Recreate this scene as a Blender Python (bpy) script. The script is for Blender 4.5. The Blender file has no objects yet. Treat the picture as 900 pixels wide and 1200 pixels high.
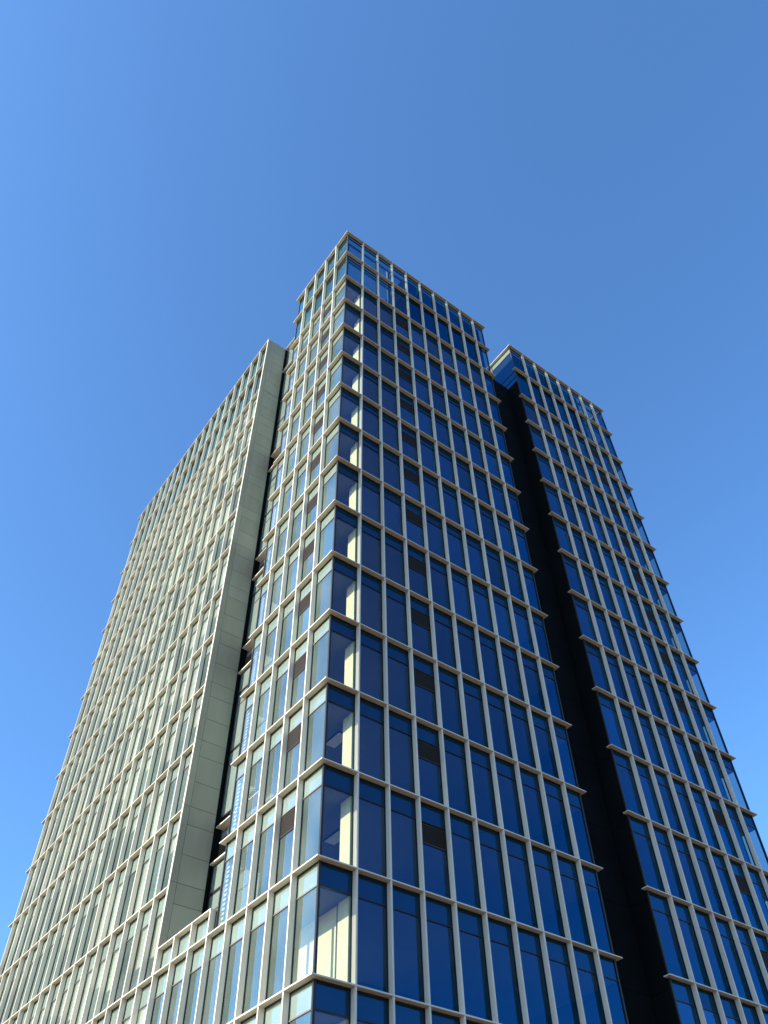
import bpy, math, random
from mathutils import Matrix, Vector
random.seed(7)
S = 4.0                      # storey height in metres
GZ = 4.15                    # ground lies 4.15 storeys under the reference level
C = bpy.context.scene.collection
scene = bpy.context.scene

# ------------------------------------------------------------------ materials
def new_mat(name):
    m = bpy.data.materials.new(name); m.use_nodes = True
    nt = m.node_tree; nt.nodes.clear()
    out = nt.nodes.new('ShaderNodeOutputMaterial')
    return m, nt, out

def N(nt, t, **kw):
    n = nt.nodes.new(t)
    for k, v in kw.items():
        if k in n.inputs.keys(): n.inputs[k].default_value = v
        else: setattr(n, k, v)
    return n

def plain(name, col, rough=.5, spec=.5, metal=0, var=.06, scale=.6, bump=0, streak=0, panel=0):
    m, nt, out = new_mat(name)
    b = N(nt, 'ShaderNodeBsdfPrincipled')
    b.inputs['Roughness'].default_value = rough
    b.inputs['Metallic'].default_value = metal
    b.inputs['Specular IOR Level'].default_value = spec
    geo = N(nt, 'ShaderNodeNewGeometry')
    mp = N(nt, 'ShaderNodeMapping'); mp.inputs['Scale'].default_value = (1, 1, .25 if streak else 1)
    nt.links.new(geo.outputs['Position'], mp.inputs['Vector'])
    nz = N(nt, 'ShaderNodeTexNoise'); nz.inputs['Scale'].default_value = scale; nz.inputs['Detail'].default_value = 5
    nt.links.new(mp.outputs[0], nz.inputs['Vector'])
    mr = N(nt, 'ShaderNodeMapRange')
    mr.inputs['From Min'].default_value = .3; mr.inputs['From Max'].default_value = .7
    mr.inputs['To Min'].default_value = 1 - var; mr.inputs['To Max'].default_value = 1 + var
    nt.links.new(nz.outputs['Fac'], mr.inputs['Value'])
    mx = N(nt, 'ShaderNodeMix', data_type='RGBA', blend_type='MULTIPLY')
    mx.inputs[0].default_value = 1; mx.inputs[6].default_value = (*col, 1)
    fac = mr.outputs[0]
    if panel:                                                  # every panel its own slightly different tone
        pr = N(nt, 'ShaderNodeMapRange'); pr.inputs['To Min'].default_value = 1 - panel; pr.inputs['To Max'].default_value = 1 + panel
        nt.links.new(geo.outputs['Random Per Island'], pr.inputs['Value'])
        mu = N(nt, 'ShaderNodeMath', operation='MULTIPLY')
        nt.links.new(fac, mu.inputs[0]); nt.links.new(pr.outputs[0], mu.inputs[1]); fac = mu.outputs[0]
    nt.links.new(fac, mx.inputs[7])
    nt.links.new(mx.outputs[2], b.inputs['Base Color'])
    if bump:
        n2 = N(nt, 'ShaderNodeTexNoise'); n2.inputs['Scale'].default_value = 30
        nt.links.new(geo.outputs['Position'], n2.inputs['Vector'])
        bp = N(nt, 'ShaderNodeBump'); bp.inputs['Strength'].default_value = bump; bp.inputs['Distance'].default_value = .01
        nt.links.new(n2.outputs['Fac'], bp.inputs['Height']); nt.links.new(bp.outputs[0], b.inputs['Normal'])
    nt.links.new(b.outputs[0], out.inputs[0])
    return m

def mirror_fac(nt, r0, top, power):
    lw = N(nt, 'ShaderNodeLayerWeight'); lw.inputs['Blend'].default_value = .5
    pw = N(nt, 'ShaderNodeMath', operation='POWER'); pw.inputs[1].default_value = power
    nt.links.new(lw.outputs['Facing'], pw.inputs[0])
    ma = N(nt, 'ShaderNodeMath', operation='MULTIPLY_ADD')
    ma.inputs[1].default_value = top - r0; ma.inputs[2].default_value = r0
    nt.links.new(pw.outputs[0], ma.inputs[0])
    return ma

def pane_tint(nt, coat, gl, lo=.76, hi=1.18):
    geo = N(nt, 'ShaderNodeNewGeometry')
    mr = N(nt, 'ShaderNodeMapRange'); mr.inputs['To Min'].default_value = lo; mr.inputs['To Max'].default_value = hi
    nt.links.new(geo.outputs['Random Per Island'], mr.inputs['Value'])
    mc = N(nt, 'ShaderNodeMix', data_type='RGBA', blend_type='MULTIPLY')
    mc.inputs[0].default_value = 1; mc.inputs[6].default_value = (*coat, 1)
    nt.links.new(mr.outputs[0], mc.inputs[7]); nt.links.new(mc.outputs[2], gl.inputs['Color'])

def wavy(nt, strength):
    geo = N(nt, 'ShaderNodeNewGeometry')
    nz = N(nt, 'ShaderNodeTexNoise'); nz.inputs['Scale'].default_value = 1.1; nz.inputs['Detail'].default_value = 2
    nt.links.new(geo.outputs['Position'], nz.inputs['Vector'])
    bp = N(nt, 'ShaderNodeBump'); bp.inputs['Strength'].default_value = strength; bp.inputs['Distance'].default_value = .02
    nt.links.new(nz.outputs['Fac'], bp.inputs['Height'])
    return bp

def glass(name, tint, coat, r0, top=.9, power=4, haze=0):
    m, nt, out = new_mat(name)
    fac = mirror_fac(nt, r0, top, power)
    tr = N(nt, 'ShaderNodeBsdfTransparent'); tr.inputs[0].default_value = (*tint, 1)
    gl = N(nt, 'ShaderNodeBsdfGlossy'); gl.inputs['Roughness'].default_value = .01
    pane_tint(nt, coat, gl)
    nt.links.new(wavy(nt, .12).outputs[0], gl.inputs['Normal'])
    mx = N(nt, 'ShaderNodeMixShader')
    nt.links.new(fac.outputs[0], mx.inputs[0]); nt.links.new(tr.outputs[0], mx.inputs[1]); nt.links.new(gl.outputs[0], mx.inputs[2])
    if haze:                                                   # uneven pale sunlit haze mixed into the pane colour
        geo = N(nt, 'ShaderNodeNewGeometry')
        nz = N(nt, 'ShaderNodeTexNoise'); nz.inputs['Scale'].default_value = .45; nz.inputs['Detail'].default_value = 4
        nt.links.new(geo.outputs['Position'], nz.inputs['Vector'])
        mr = N(nt, 'ShaderNodeMapRange'); mr.inputs['From Min'].default_value = .3; mr.inputs['From Max'].default_value = .7
        mr.inputs['To Min'].default_value = haze * .45; mr.inputs['To Max'].default_value = haze * 1.55
        nt.links.new(nz.outputs['Fac'], mr.inputs['Value'])
        df = N(nt, 'ShaderNodeBsdfDiffuse'); df.inputs[0].default_value = (.74, .78, .68, 1)
        m2 = N(nt, 'ShaderNodeMixShader')
        nt.links.new(mr.outputs[0], m2.inputs[0]); nt.links.new(mx.outputs[0], m2.inputs[1]); nt.links.new(df.outputs[0], m2.inputs[2])
        mx = m2
    nt.links.new(mx.outputs[0], out.inputs[0])
    return m

def spandrel(name, col, coat, r0, top=.8, power=4):
    m, nt, out = new_mat(name)
    fac = mirror_fac(nt, r0, top, power)
    df = N(nt, 'ShaderNodeBsdfDiffuse')
    geo = N(nt, 'ShaderNodeNewGeometry')
    nz = N(nt, 'ShaderNodeTexNoise'); nz.inputs['Scale'].default_value = .9; nz.inputs['Detail'].default_value = 5
    nt.links.new(geo.outputs['Position'], nz.inputs['Vector'])
    mr = N(nt, 'ShaderNodeMapRange'); mr.inputs['To Min'].default_value = .75; mr.inputs['To Max'].default_value = 1.25
    nt.links.new(nz.outputs['Fac'], mr.inputs['Value'])
    mc = N(nt, 'ShaderNodeMix', data_type='RGBA', blend_type='MULTIPLY')
    mc.inputs[0].default_value = 1; mc.inputs[6].default_value = (*col, 1)
    nt.links.new(mr.outputs[0], mc.inputs[7]); nt.links.new(mc.outputs[2], df.inputs[0])
    gl = N(nt, 'ShaderNodeBsdfGlossy'); gl.inputs['Roughness'].default_value = .02
    pane_tint(nt, coat, gl)
    nt.links.new(wavy(nt, .12).outputs[0], gl.inputs['Normal'])
    mx = N(nt, 'ShaderNodeMixShader')
    nt.links.new(fac.outputs[0], mx.inputs[0]); nt.links.new(df.outputs[0], mx.inputs[1]); nt.links.new(gl.outputs[0], mx.inputs[2])
    nt.links.new(mx.outputs[0], out.inputs[0])
    return m

M_ALU = plain('off_white_aluminium', (.73, .62, .49), .45, .3, var=.09, scale=.5, streak=1)
M_FRAME = plain('dark_window_frame', (.020, .018, .017), .45, .3)
M_FRAME_LIT = plain('transom_sunlit', (.17, .13, .105), .45, .3)  # transom of sun-facing windows, sunlight put into the lighter brown
M_LOUVRE = plain('brown_louvre', (.060, .044, .034), .6, .2)
M_STONE = plain('grey_green_cladding', (.34, .305, .225), .55, .3, var=.10, scale=.9, bump=.05, streak=1, panel=.07)
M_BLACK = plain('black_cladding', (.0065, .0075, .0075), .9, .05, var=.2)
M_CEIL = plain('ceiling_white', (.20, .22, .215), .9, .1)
M_CORE = plain('core_wall_grey', (.06, .07, .075), .9, .1)
M_COLUMN = plain('pale_column_paint', (.93, .86, .56), .8, .1, var=.05, scale=2)
M_BLIND = plain('blind_fabric', (.70, .66, .58), .9, .1)
M_ROOF = plain('roof_concrete', (.35, .34, .32), .9, .1)
M_STEEL = plain('grey_steel', (.30, .32, .34), .5, .4)
M_VISION = glass('blue_vision_glass_shaded', (.68, .74, .68), (.05, .43, .93), .14, .6, 3)  # shaded copy of the vision glass, kept darker for the sunless faces
M_VISION_LIT = glass('vision_glass_sunlit', (.88, .87, .82), (.62, .87, .78), .20, .95, 1.5, .06)  # sunlit copy of the vision glass, brightness put into tint and coat
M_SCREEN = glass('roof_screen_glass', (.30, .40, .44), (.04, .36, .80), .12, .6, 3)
M_SCREEN_LIT = glass('roof_screen_glass_sunlit', (.50, .60, .58), (.58, .88, .78), .22, .95, 1.5)  # screen glass again, brightened for the sun-facing side
M_SPAN = spandrel('blue_spandrel_glass_shaded', (.014, .024, .030), (.04, .38, .82), .085, .6, 3)  # spandrel copy with the shade of its side put into the colour
M_SPAN_LIT = spandrel('spandrel_glass_sunlit', (.26, .30, .25), (.60, .88, .78), .15, .8, 2)  # spandrel copy for the sun side, sunlight put into the paler colour
M_LAMP = plain('lamp_diffuser', (.85, .86, .84), .6, .2)
M_GROUND = plain('pale_paving', (.14, .09, .042), .9, .2, var=.15, scale=.15)

# ------------------------------------------------------------------ mesh helper
class MB:
    def __init__(s): s.v = []; s.f = []; s.m = []; s.mats = []
    def mi(s, mat):
        if mat not in s.mats: s.mats.append(mat)
        return s.mats.index(mat)
    def quad(s, pts, mat):
        n = len(s.v); s.v += [tuple(p) for p in pts]; s.f.append(tuple(range(n, n + len(pts)))); s.m.append(s.mi(mat))
    def box(s, x0, x1, y0, y1, z0, z1, mat):
        n = len(s.v)
        s.v += [(x0, y0, z0), (x1, y0, z0), (x1, y1, z0), (x0, y1, z0), (x0, y0, z1), (x1, y0, z1), (x1, y1, z1), (x0, y1, z1)]
        for f in ((3, 2, 1, 0), (4, 5, 6, 7), (0, 1, 5, 4), (1, 2, 6, 5), (2, 3, 7, 6), (3, 0, 4, 7)):
            s.f.append(tuple(n + i for i in f)); s.m.append(s.mi(mat))
    def prism(s, poly, z0, z1, mat):
        n = len(s.v); k = len(poly)
        s.v += [(x, y, z0) for x, y in poly] + [(x, y, z1) for x, y in poly]
        s.f.append(tuple(n + i for i in reversed(range(k)))); s.m.append(s.mi(mat))
        s.f.append(tuple(n + k + i for i in range(k))); s.m.append(s.mi(mat))
        for i in range(k):
            j = (i + 1) % k
            s.f.append((n + i, n + j, n + k + j, n + k + i)); s.m.append(s.mi(mat))
    def obj(s, name, parent=None, bevel=0):
        me = bpy.data.meshes.new(name); me.from_pydata(s.v, [], s.f)
        for m in s.mats: me.materials.append(m)
        for p, i in zip(me.polygons, s.m): p.material_index = i
        me.update()
        o = bpy.data.objects.new(name, me); C.objects.link(o)
        if parent: o.parent = parent
        if bevel:
            b = o.modifiers.new('edge', 'BEVEL'); b.width = bevel; b.segments = 1; b.limit_method = 'ANGLE'
        return o

# a face maps (a along it, dep inwards, z) to the world
FACES = {
    'right': lambda a, d: (a, d),
    'left': lambda a, d: (d, a),
    'recess': lambda a, d: (1.83 + d, a),
    'east': lambda a, d: (31.97 - d, a),
    'return': lambda a, d: (18.96 + d, a),
}
def fbox(mb, face, a0, a1, d0, d1, z0, z1, mat):
    p, q = FACES[face](a0, d0), FACES[face](a1, d1)
    mb.box(min(p[0], q[0]), max(p[0], q[0]), min(p[1], q[1]), max(p[1], q[1]), z0, z1, mat)
def fquad(mb, face, a0, a1, d, z0, z1, mat):
    p, q = FACES[face](a0, d), FACES[face](a1, d)
    mb.quad([(*p, z0), (*q, z0), (*q, z1), (*p, z1)], mat)

# ------------------------------------------------------------------ levels (metres above ground)
def Z(l): return (l + GZ) * S
LEV = {0: Z(14.177), 1: Z(13.135)}                       # 0 is the roof edge
for k in range(2, 18): LEV[k] = Z(14 - k)
T = .058                                                 # ledge thickness
TR = .94                                                 # transom below ledge top
DG = .30                                                 # glass plane behind the ledge tips

# bay edges
RC = [DG] + [1.78 + 1.5716 * i for i in range(9)] + [15.66]
LC = [DG] + [1.775 + 1.6184 * i for i in range(4)] + [8.01]
LW = [13.16] + [13.104 + 1.596 * i for i in range(1, 18)]
LP = [1.775 + 1.6184 * i for i in range(3, 9)]           # podium storeys continue across the notch
RT = [18.96 + DG] + [18.96 + 1.751 + 1.5716 * i for i in range(7)] + [31.70]
ET = [DG, 2.0, 3.7, 5.4, 7.1]

root = bpy.data.objects.new('office_building', None); C.objects.link(root)
root['label'] = 'tall blue glass office building with an off-white grid of ledges and fins'
root['category'] = 'office building'

# ------------------------------------------------------------------ camera numbers, used to place the camera and to rank the windows by size
CAMP = Vector((-3.8779 * S, -6.1572 * S, (-3.752 + GZ) * S))
YAW, PITCH, ROLL = .6537, .8624, -.0217
FPX = 984.4
fw = Vector((math.sin(YAW) * math.cos(PITCH), math.cos(YAW) * math.cos(PITCH), math.sin(PITCH)))
rt = Vector((math.cos(YAW), -math.sin(YAW), 0)); up = rt.cross(fw)
rt, up = math.cos(ROLL) * rt + math.sin(ROLL) * up, None
up = rt.cross(fw)
def px(P):
    d = Vector(P) - CAMP; z = d.dot(fw)
    return 450 + FPX * d.dot(rt) / z, 600 - FPX * d.dot(up) / z
def seen_area(face, a0, a1, z0, z1):
    q = []
    for a, z in ((a0, z0), (a1, z0), (a1, z1), (a0, z1)):
        P = (*FACES[face](a, DG), z)
        if (Vector(P) - CAMP).dot(fw) < 1: return 0
        x, y = px(P); q.append((min(900, max(0, x)), min(1200, max(0, y))))
    return abs(sum(q[i][0] * q[(i + 1) % 4][1] - q[(i + 1) % 4][0] * q[i][1] for i in range(4))) / 2

# ------------------------------------------------------------------ windows
def window(mb, face, a0, a1, zt, zb, screen=False, louvre=False, blind=None, sp=TR, back=True):
    """one bay of one storey: frame, transom, spandrel pane over vision pane"""
    z1, z0 = zt - T, zb
    f0, f1, w = .265, .345, .055
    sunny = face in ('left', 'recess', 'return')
    vis = (M_SCREEN_LIT if sunny else M_SCREEN) if screen else (M_VISION_LIT if sunny else M_VISION)  # sun-facing sides take the lit copies, the others the shaded ones
    span = M_SPAN_LIT if sunny else M_SPAN
    if face == 'recess': vis = span  # recess panes all in the pale copy, to look sunlit by colour
    fbox(mb, face, a0, a0 + w, f0, f1, z0, z1, M_FRAME)
    fbox(mb, face, a1 - w, a1, f0, f1, z0, z1, M_FRAME)
    fbox(mb, face, a0 + w, a1 - w, f0, f1, z0, z0 + .05, M_FRAME)
    fbox(mb, face, a0 + w, a1 - w, f0, f1, z1 - .05, z1, M_FRAME)
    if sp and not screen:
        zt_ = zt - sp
        fbox(mb, face, a0 + w, a1 - w, f0, f1, zt_ - .02, zt_ + .025, M_FRAME_LIT if sunny else M_FRAME)
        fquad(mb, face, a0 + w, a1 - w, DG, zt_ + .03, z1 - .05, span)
        top = zt_ - .025
    elif screen:
        fbox(mb, face, a0 + w, a1 - w, f0, f1, zt - .62, zt - .57, M_FRAME)
        fquad(mb, face, a0 + w, a1 - w, DG, zt - .57, z1 - .05, vis)
        top = zt - .62
    else:
        top = z1 - .05
    lz = top - (.90 if louvre else 0)
    if louvre: fbox(mb, face, a0 + w, a1 - w, f0, f1, lz - .04, lz, M_FRAME); lz -= .04
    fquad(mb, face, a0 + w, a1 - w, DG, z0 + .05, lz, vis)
    if blind:
        fbox(mb, face, a0 + .08, a1 - .08, .375, .39, max(z0 + .1, lz - blind * (lz - z0)), lz - .01, M_BLIND)

def louvre_mb(face, a0, a1, zt):
    mb = MB(); top = zt - TR - .025; bot = top - .90
    fbox(mb, face, a0 + .045, a1 - .045, .34, .35, bot, top, M_FRAME)
    n = 8; p = (top - bot) / n
    for i in range(n):                                         # sloping blades with an upright nose
        z = bot + i * p
        P0 = FACES[face](a0 + .05, .267); P1 = FACES[face](a1 - .05, .267)
        Q0 = FACES[face](a0 + .05, .335); Q1 = FACES[face](a1 - .05, .335)
        mb.quad([(*P0, z + .045), (*P1, z + .045), (*Q1, z + .06), (*Q0, z + .06)], M_FRAME)  # blades dark, shade of the gaps put into their colour
        mb.quad([(*P0, z), (*P1, z), (*P1, z + .045), (*P0, z + .045)], M_LOUVRE)
    return mb

cells = []        # (face, a0, a1, zt, zb, options)
def row(face, edges, k, **kw):
    for i in range(len(edges) - 1):
        o = dict(kw); o['bay'] = i
        cells.append((face, edges[i], edges[i + 1], LEV[k], LEV[k + 1], o))
for k in range(0, 17):
    scr = k < 2
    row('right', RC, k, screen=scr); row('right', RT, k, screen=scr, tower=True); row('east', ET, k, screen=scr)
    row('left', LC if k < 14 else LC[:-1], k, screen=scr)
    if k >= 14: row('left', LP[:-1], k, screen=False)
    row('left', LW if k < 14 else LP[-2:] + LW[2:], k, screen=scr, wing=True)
# which bays hold a vent louvre
ready = []
for face, a0, a1, zt, zb, o in cells:
    k = min(LEV, key=lambda q: abs(LEV[q] - zt)); b = o['bay']; lv = False
    if 2 <= k <= 13:
        if face == 'right' and not o.get('tower') and b == 3: lv = True
        if face == 'right' and o.get('tower') and b == 5: lv = True
        if face == 'left' and not o.get('wing') and b == 1: lv = True
    bl = None
    if o.get('wing') and not o['screen'] and random.random() < .55: bl = random.choice((.25, .4, .6, .9, .95))
    elif face == 'left' and not o['screen'] and k >= 2 and random.random() < .12 and b > 1: bl = random.choice((.15, .3))
    ready.append((seen_area(face, a0, a1, zb, zt), face, a0, a1, zt, zb, o['screen'], lv, bl))
ready.sort(key=lambda c: -c[0])
rest = MB()
for n, (ar, face, a0, a1, zt, zb, scr, lv, bl) in enumerate(ready):
    mb = MB() if n < 100 else rest
    window(mb, face, a0, a1, zt, zb, scr, lv, bl)
    wo = mb.obj('window', root) if n < 100 else None
    if lv: louvre_mb(face, a0, a1, zt).obj('vent_louvre', wo or root)

# recess facade in the left notch, with open terraces on four storeys
terr = {12, 9, 7, 4}
RE = [8.05, 10.6, 13.0]
for k in range(0, 14):
    zt, zb = LEV[k], LEV[k + 1]
    for i in range(2):
        if k in terr:
            zo = zb + .37 * S
            window(rest, 'recess', RE[i], RE[i + 1], zo - .0, zb, sp=0)
        else:
            window(rest, 'recess', RE[i], RE[i + 1], zt, zb, screen=k < 2)
for k in terr:
    zt, zb = LEV[k], LEV[k + 1]; zo = zb + .37 * S
    mb = MB()
    mb.box(1.93, 2.35, 8.02, 13.06, zo - .005, zo + .07, M_ALU)
    mb.obj('terrace_rail', root)
    mb = MB()
    mb.box(1.96, 4.6, 8.05, 13.05, zt - .53, zt - .47, M_ALU)
    mb.box(4.6, 4.7, 8.05, 13.05, zb, zt - .53, M_BLACK)
    mb.obj('terrace_soffit', root)
# glass return of the right-hand volume above the dark notch wall
NT = (12.70 + GZ) * S
for a0, a1 in ((.27, 2.9), (2.9, 5.9), (5.9, 8.9), (8.9, 11.9)):
    mb = rest
    fbox(mb, 'return', a0, a0 + .05, .265, .33, NT, LEV[0] - T, M_FRAME)
    fbox(mb, 'return', a1 - .05, a1, .265, .33, NT, LEV[0] - T, M_FRAME)
    for z in (LEV[1], LEV[1] - TR):
        fbox(mb, 'return', a0 + .05, a1 - .05, .265, .33, z - .04, z + .04, M_FRAME)
    fquad(mb, 'return', a0 + .05, a1 - .05, DG, LEV[0] - .82, LEV[0] - T, M_SPAN_LIT)  # pale top strip: sunlight on the return put into the pane colour
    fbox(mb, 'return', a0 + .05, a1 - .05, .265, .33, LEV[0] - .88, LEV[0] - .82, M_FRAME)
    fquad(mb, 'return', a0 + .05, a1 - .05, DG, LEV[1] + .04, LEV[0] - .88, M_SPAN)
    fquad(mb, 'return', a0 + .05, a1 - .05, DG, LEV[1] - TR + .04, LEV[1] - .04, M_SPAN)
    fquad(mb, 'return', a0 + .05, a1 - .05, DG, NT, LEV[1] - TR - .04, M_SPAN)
ro = rest.obj('window', root); ro['kind'] = 'stuff'

# small windows of the notch parapet on the podium
PZ = LEV[14] + 1.09
PE = [8.25, 9.867, 11.485, 13.10]
for i in range(3):
    mb = MB(); a0, a1, z0, z1, w = PE[i], PE[i + 1], LEV[14], PZ - T, .045
    fbox(mb, 'left', a0, a0 + w, .265, .345, z0, z1, M_FRAME); fbox(mb, 'left', a1 - w, a1, .265, .345, z0, z1, M_FRAME)
    fbox(mb, 'left', a0 + w, a1 - w, .265, .345, z0, z0 + .05, M_FRAME); fbox(mb, 'left', a0 + w, a1 - w, .265, .345, z1 - .05, z1, M_FRAME)
    fquad(mb, 'left', a0 + w, a1 - w, DG, z0 + .05, z1 - .05, M_SPAN_LIT)
    mb.obj('parapet_panel', root)
mb = MB(); mb.box(0, .37, 8.20, 13.06, PZ - T, PZ, M_ALU); mb.obj('parapet_coping', root, .008)
mb = MB(); mb.box(.38, 2.3, 8.02, 13.07, LEV[14] - .3, LEV[14] + .02, M_ROOF); mb.obj('terrace_deck', root)

# ------------------------------------------------------------------ ledges
FR, FB = .0, .37
for k in range(0, 18):
    z1 = LEV[k]; z0 = z1 - T; nm = 'roof_cornice' if k == 0 else 'floor_ledge'
    mb = MB()
    if k < 14:
        mb.prism([(0, 0), (15.90, 0), (15.90, FB), (FB, FB), (FB, 8.25), (0, 8.25)], z0, z1, M_ALU)
        mb.obj(nm, root, .008)
        mb = MB()
        if k == 0: mb.prism([(0, 13.08), (2.0, 13.08), (2.0, 13.42), (FB, 13.42), (FB, 41.29), (0, 41.29)], z0, z1, M_ALU)
        else: mb.box(0, FB, 13.11, 41.29, z0, z1, M_ALU)
        mb.obj(nm, root, .008)
        if k < 2:
            mb = MB(); mb.box(1.90, 2.30, 8.03, 13.1, z0, z1, M_ALU); mb.obj(nm, root, .008)
        else:
            mb = MB(); mb.box(2.08, 2.25, 8.03, 13.06, z0 + .02, z1, M_FRAME); mb.obj('slab_edge', root)
    else:
        mb.prism([(0, 0), (15.90, 0), (15.90, FB), (FB, FB), (FB, 41.29), (0, 41.29)], z0, z1, M_ALU)
        mb.obj(nm, root, .008)
    mb = MB()
    mb.prism([(18.96, 0), (31.97, 0), (31.97, 7.3), (31.97 - FB, 7.3), (31.97 - FB, FB), (18.96, FB)], z0, z1, M_ALU)
    mb.obj(nm, root, .008)
mb = MB(); mb.box(18.98, 19.30, FB + .01, 14, LEV[0] - T, LEV[0] - .003, M_ALU); mb.obj('roof_cornice', root)

# ------------------------------------------------------------------ fins, each one line from the ground to the roof
def fin(face, a, z0, z1, w=.074):
    mb = MB(); fbox(mb, face, a - w / 2, a + w / 2, .018, .285, z0, z1, M_ALU); mb.obj('facade_fin', root, .006)
RZ = LEV[0] - .02
for a in RC[1:-1]: fin('right', a, 0, RZ)
for a in RT[1:-1]: fin('right', a, 0, RZ)
for a in ET[1:]: fin('east', a, 0, RZ)
for a in LC[1:-1]: fin('left', a, 0, RZ)
for a in PE: fin('left', a, 0, PZ - .02)
for a in LW[1:]: fin('left', a, 0, RZ)

# corner posts of the glass
mb = MB(); mb.box(.25, .345, .25, .345, 0, LEV[0] - T, M_FRAME); mb.obj('corner_mullion', root)
mb = MB(); mb.box(31.66, 31.75, .25, .34, 0, LEV[0] - T, M_FRAME); mb.obj('corner_mullion', root)
mb = MB(); mb.box(15.60, 15.69, .25, .34, 0, LEV[0] - T, M_FRAME); mb.obj('corner_mullion', root)
mb = MB(); mb.box(19.19, 19.27, .25, .335, 0, LEV[0] - T, M_FRAME); mb.obj('corner_mullion', root)
mb = MB(); mb.box(.25, .34, 7.97, 8.05, LEV[14], LEV[0] - T, M_FRAME); mb.obj('corner_mullion', root)

# ------------------------------------------------------------------ clad end wall of the left volume, with open joints
mb = MB()
y0 = 13.10
mb.box(.03, 1.88, y0 + .03, y0 + .06, LEV[14] + .02, LEV[0] - T - .01, M_BLACK)
cuts = [LEV[14] + .02]
for k in range(13, 1, -1):
    b = LEV[k + 1]
    cuts += [b + .05 * S, b + .41 * S, b + .80 * S]
cuts += [LEV[2] + .05]
for i in range(1, 6): cuts.append(LEV[2] + .05 + i * (LEV[0] - T - LEV[2] - .06) / 5)
cuts = sorted(set(round(c, 3) for c in cuts))
for i in range(len(cuts) - 1):
    a, b = cuts[i] + .011, cuts[i + 1] - .011
    if b - a < .1: continue
    if abs(cuts[i + 1] - LEV[2] - .05) < .01: b -= .05
    mb.box(.385, 1.89, y0, y0 + .032, a, b, M_STONE)
zs = [LEV[14] + .02] + [LEV[k] + .2 for k in range(13, 0, -1)] + [LEV[0] - T - .01]
for i in range(len(zs) - 1):
    mb.box(.012, .37, y0 + .001, y0 + .033, zs[i] + .008, zs[i + 1] - .008, M_STONE)
mb.obj('end_wall', root)
mb = MB()                                                     # bright metal edge of that wall
mb.box(.004, .06, y0 + .036, y0 + .16, LEV[14] + .02, LEV[0] - T, M_ALU); mb.obj('edge_trim', root)
mb = MB(); mb.box(1.88, 2.13 + .2, y0 + .02, y0 + .10, LEV[14], LEV[0] - T - .02, M_BLACK); mb.obj('notch_reveal', root)

# dark walls of the right-hand notch
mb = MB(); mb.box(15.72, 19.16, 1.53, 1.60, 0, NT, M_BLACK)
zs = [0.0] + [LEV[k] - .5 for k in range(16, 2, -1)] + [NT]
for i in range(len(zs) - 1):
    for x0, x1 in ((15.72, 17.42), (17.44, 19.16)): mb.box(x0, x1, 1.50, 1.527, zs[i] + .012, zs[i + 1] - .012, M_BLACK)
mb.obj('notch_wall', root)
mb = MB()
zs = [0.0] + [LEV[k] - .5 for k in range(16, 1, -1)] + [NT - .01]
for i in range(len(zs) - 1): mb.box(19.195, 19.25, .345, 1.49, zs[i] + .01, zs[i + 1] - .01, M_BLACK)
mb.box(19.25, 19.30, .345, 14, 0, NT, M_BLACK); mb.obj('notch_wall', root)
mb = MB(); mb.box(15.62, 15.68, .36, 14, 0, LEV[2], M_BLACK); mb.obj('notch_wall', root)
mb = MB(); mb.box(15.70, 19.2, 1.62, 14, NT - .3, NT - .04, M_ROOF); mb.obj('link_roof', root)

# ------------------------------------------------------------------ storeys inside: slab with white ceiling under it
A_UP = [(.46, .40), (15.58, .40), (15.58, 14), (14, 14), (14, 40.2), (.46, 40.2), (.46, 13.22), (2.40, 13.22), (2.40, 7.96), (.46, 7.96)]
A_LO = [(.40, .40), (15.58, .40), (15.58, 14), (14, 14), (14, 40.2), (.40, 40.2)]
B = [(19.36, .40), (31.56, .40), (31.56, 15.9), (19.36, 15.9)]
for k in range(2, 18):
    top = LEV[k]; bot = top - TR - .02 if k > 2 else top - TR
    mb = MB(); mb.prism(A_UP if k < 14 else A_LO, bot, top - .02, M_CEIL if k > 2 else M_ROOF); mb.obj('floor_slab', root)
    mb = MB(); mb.prism(B, bot, top - .02, M_CEIL if k > 2 else M_ROOF); mb.obj('floor_slab', root)
mb = MB()
mb.box(6.5, 13.0, 6.5, 13.8, 0, LEV[2], M_CORE); mb.box(6.5, 12.0, 14.5, 40.0, 0, LEV[2], M_CORE); mb.box(22, 29.0, 7.5, 15.0, 0, LEV[2], M_CORE); mb.box(30.10, 30.20, .55, 7.4, 0, LEV[2], M_CORE)
mb.obj('core_wall', root)
mb = MB()                                                     # closed rear sides, away from the street
mb.box(.36, 14.1, 40.29, 40.40, 0, LEV[0] - T, M_STONE); mb.box(14.02, 14.1, 14.02, 40.28, 0, LEV[2], M_STONE)
mb.box(14.11, 19.3, 14.02, 14.12, 0, NT - .35, M_STONE); mb.box(19.31, 31.9, 15.95, 16.1, 0, LEV[0] - T, M_STONE)
mb.box(31.62, 31.75, 7.2, 15.94, 0, LEV[0] - T, M_STONE)
mb.obj('rear_wall', root)
# pale column and, on the lowest storey in view, the partition beside it
mb = MB(); mb.box(1.66, 1.85, .37, 1.05, 0, LEV[2] - TR, M_COLUMN); mb.obj('column', root)
mb = MB()
for i in range(4):
    a = 1.25 + i * .62
    mb.box(1.72, 1.82, a, a + .612, LEV[15], LEV[14] - TR - .03, M_COLUMN)
mb.obj('partition_wall', root)
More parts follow.
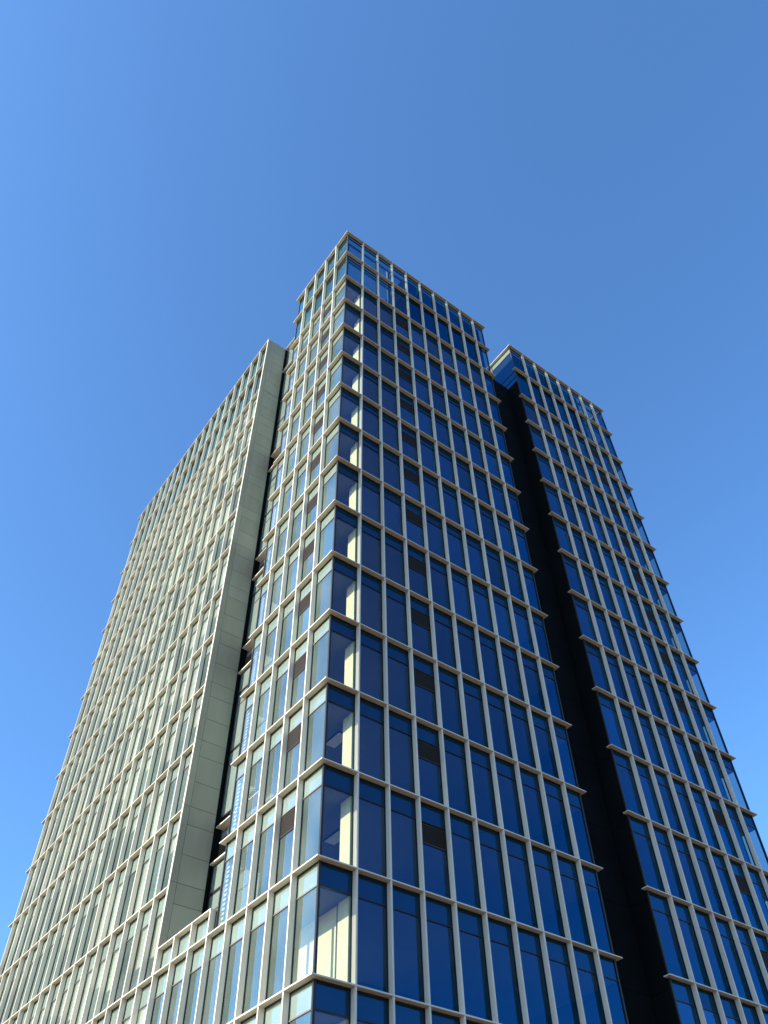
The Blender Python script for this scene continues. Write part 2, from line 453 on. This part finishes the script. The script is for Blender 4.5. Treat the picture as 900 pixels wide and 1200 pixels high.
# pale slatted strip standing behind the last pane before the notch
for k in range(2, 14):
    mb = MB(); n = 14
    for i in range(n):
        z = LEV[k + 1] + .15 + i * .2
        mb.box(.40, .42, 7.70, 7.92, z, z + .10, M_LAMP)
    mb.box(.421, .44, 7.66, 7.945, LEV[k + 1] + .05, LEV[k] - TR - .08, M_CORE)
    mb.obj('slatted_strip', root)
# plant rooms and steelwork behind the roof screen
mb = MB(); mb.box(6.6, 15.5, .6, 12.5, LEV[2], LEV[0] - .13, M_BLACK); mb.obj('plant_room', root)
mb = MB(); mb.box(19.5, 28.5, .6, 12.5, LEV[2], LEV[0] - .13, M_BLACK); mb.obj('plant_room', root)
for (x0, x1, y0_, y1_, pts) in (
        (.55, 6.55, .62, .74, [(.55, .55), (4.9, .55)]),):
    mb = MB()
    for z in (LEV[1] - .25, LEV[0] - .85): mb.box(x0, x1, y0_, y1_, z, z + .22, M_STEEL)
    for z in (LEV[1] - .25, LEV[0] - .85): mb.box(.62, .74, .75, 7.8, z, z + .22, M_STEEL)
    for (x, y) in pts: mb.box(x, x + .2, y + .2, y + .4, LEV[2], LEV[0] - .3, M_STEEL)
    mb.obj('screen_frame', root)
mb = MB(); mb.box(27.5, 31.3, .62, .74, LEV[1] - .25, LEV[1] - .03, M_STEEL); mb.box(27.5, 31.3, .62, .74, LEV[0] - .85, LEV[0] - .63, M_STEEL)
mb.obj('screen_frame', root)

# ------------------------------------------------------------------ luminaires on the ceilings of the corner rooms
def lamp(x, y, k, label):
    z = LEV[k] - TR - .02
    mb = MB()
    mb.box(-.6, .6, -.3, .3, -.06, -.001, M_FRAME)
    mb.box(-.56, .56, -.26, .26, -.075, -.06, M_LAMP)
    o = mb.obj('ceiling_light'); o.location = (x, y, z); o.rotation_euler = (0, 0, math.radians(90))
    o['label'] = label; o['category'] = 'ceiling light'; o['group'] = 'ceiling lights in the corner rooms'
lamp(2.25, 2.4, 12, 'white ceiling light in the corner room two storeys above the panelled room')
lamp(3.0, 3.3, 13, 'white ceiling light in the corner room one storey above the panelled room')

# ------------------------------------------------------------------ ground
mb = MB(); mb.quad([(-4000, -4000, 0), (4000, -4000, 0), (4000, 4000, 0), (-4000, 4000, 0)], M_GROUND)
g = mb.obj('ground'); g['kind'] = 'structure'

# ------------------------------------------------------------------ daylight
SUN_EL, SUN_AZ = math.radians(26.0), math.radians(-77.0)       # azimuth from +Y towards +X
SKY, SUN, EXPO = .15, 3.8, 1.15
w = bpy.data.worlds.new('World'); scene.world = w; w.use_nodes = True
nt = w.node_tree; nt.nodes.clear()
sky = nt.nodes.new('ShaderNodeTexSky'); sky.sky_type = 'NISHITA'; sky.sun_disc = False
sky.sun_elevation = SUN_EL; sky.sun_rotation = SUN_AZ
sky.air_density = 1.0; sky.dust_density = 1.0; sky.ozone_density = 6.6
bg = nt.nodes.new('ShaderNodeBackground'); bg.inputs['Strength'].default_value = SKY
wo = nt.nodes.new('ShaderNodeOutputWorld')
tone = nt.nodes.new('ShaderNodeMix'); tone.data_type = 'RGBA'; tone.blend_type = 'MULTIPLY'
tone.inputs[0].default_value = 1; tone.inputs[7].default_value = (.80, 1.0, 1.06, 1)      # clear azure air
nt.links.new(sky.outputs[0], tone.inputs[6]); nt.links.new(tone.outputs[2], bg.inputs[0]); nt.links.new(bg.outputs[0], wo.inputs[0])
ld = bpy.data.lights.new('sun', 'SUN'); ld.energy = SUN; ld.angle = math.radians(.5); ld.color = (1, .95, .85)
sun = bpy.data.objects.new('sun', ld); C.objects.link(sun)
sd = Vector((math.sin(SUN_AZ) * math.cos(SUN_EL), math.cos(SUN_AZ) * math.cos(SUN_EL), math.sin(SUN_EL)))
sun.rotation_euler = sd.to_track_quat('Z', 'Y').to_euler()
sun.location = (-60, 60, 90)

# ------------------------------------------------------------------ camera
cd = bpy.data.cameras.new('camera'); cam = bpy.data.objects.new('camera', cd); C.objects.link(cam)
cd.sensor_fit = 'VERTICAL'; cd.sensor_height = 36; cd.sensor_width = 27; cd.lens = FPX / 1200 * 36
cd.clip_end = 10000; cd.clip_start = .1
R = Matrix((rt, up, -fw)).transposed()
cam.matrix_world = Matrix.Translation(CAMP) @ R.to_4x4()
scene.camera = cam

scene.render.engine = 'CYCLES'
scene.cycles.max_bounces = 10; scene.cycles.transparent_max_bounces = 16; scene.cycles.glossy_bounces = 4
scene.cycles.use_denoising = True
scene.cycles.sample_clamp_indirect = 6
vs = scene.view_settings
vs.view_transform = 'Standard'; vs.look = 'None'; vs.gamma = 1; vs.use_curve_mapping = False; vs.exposure = EXPO
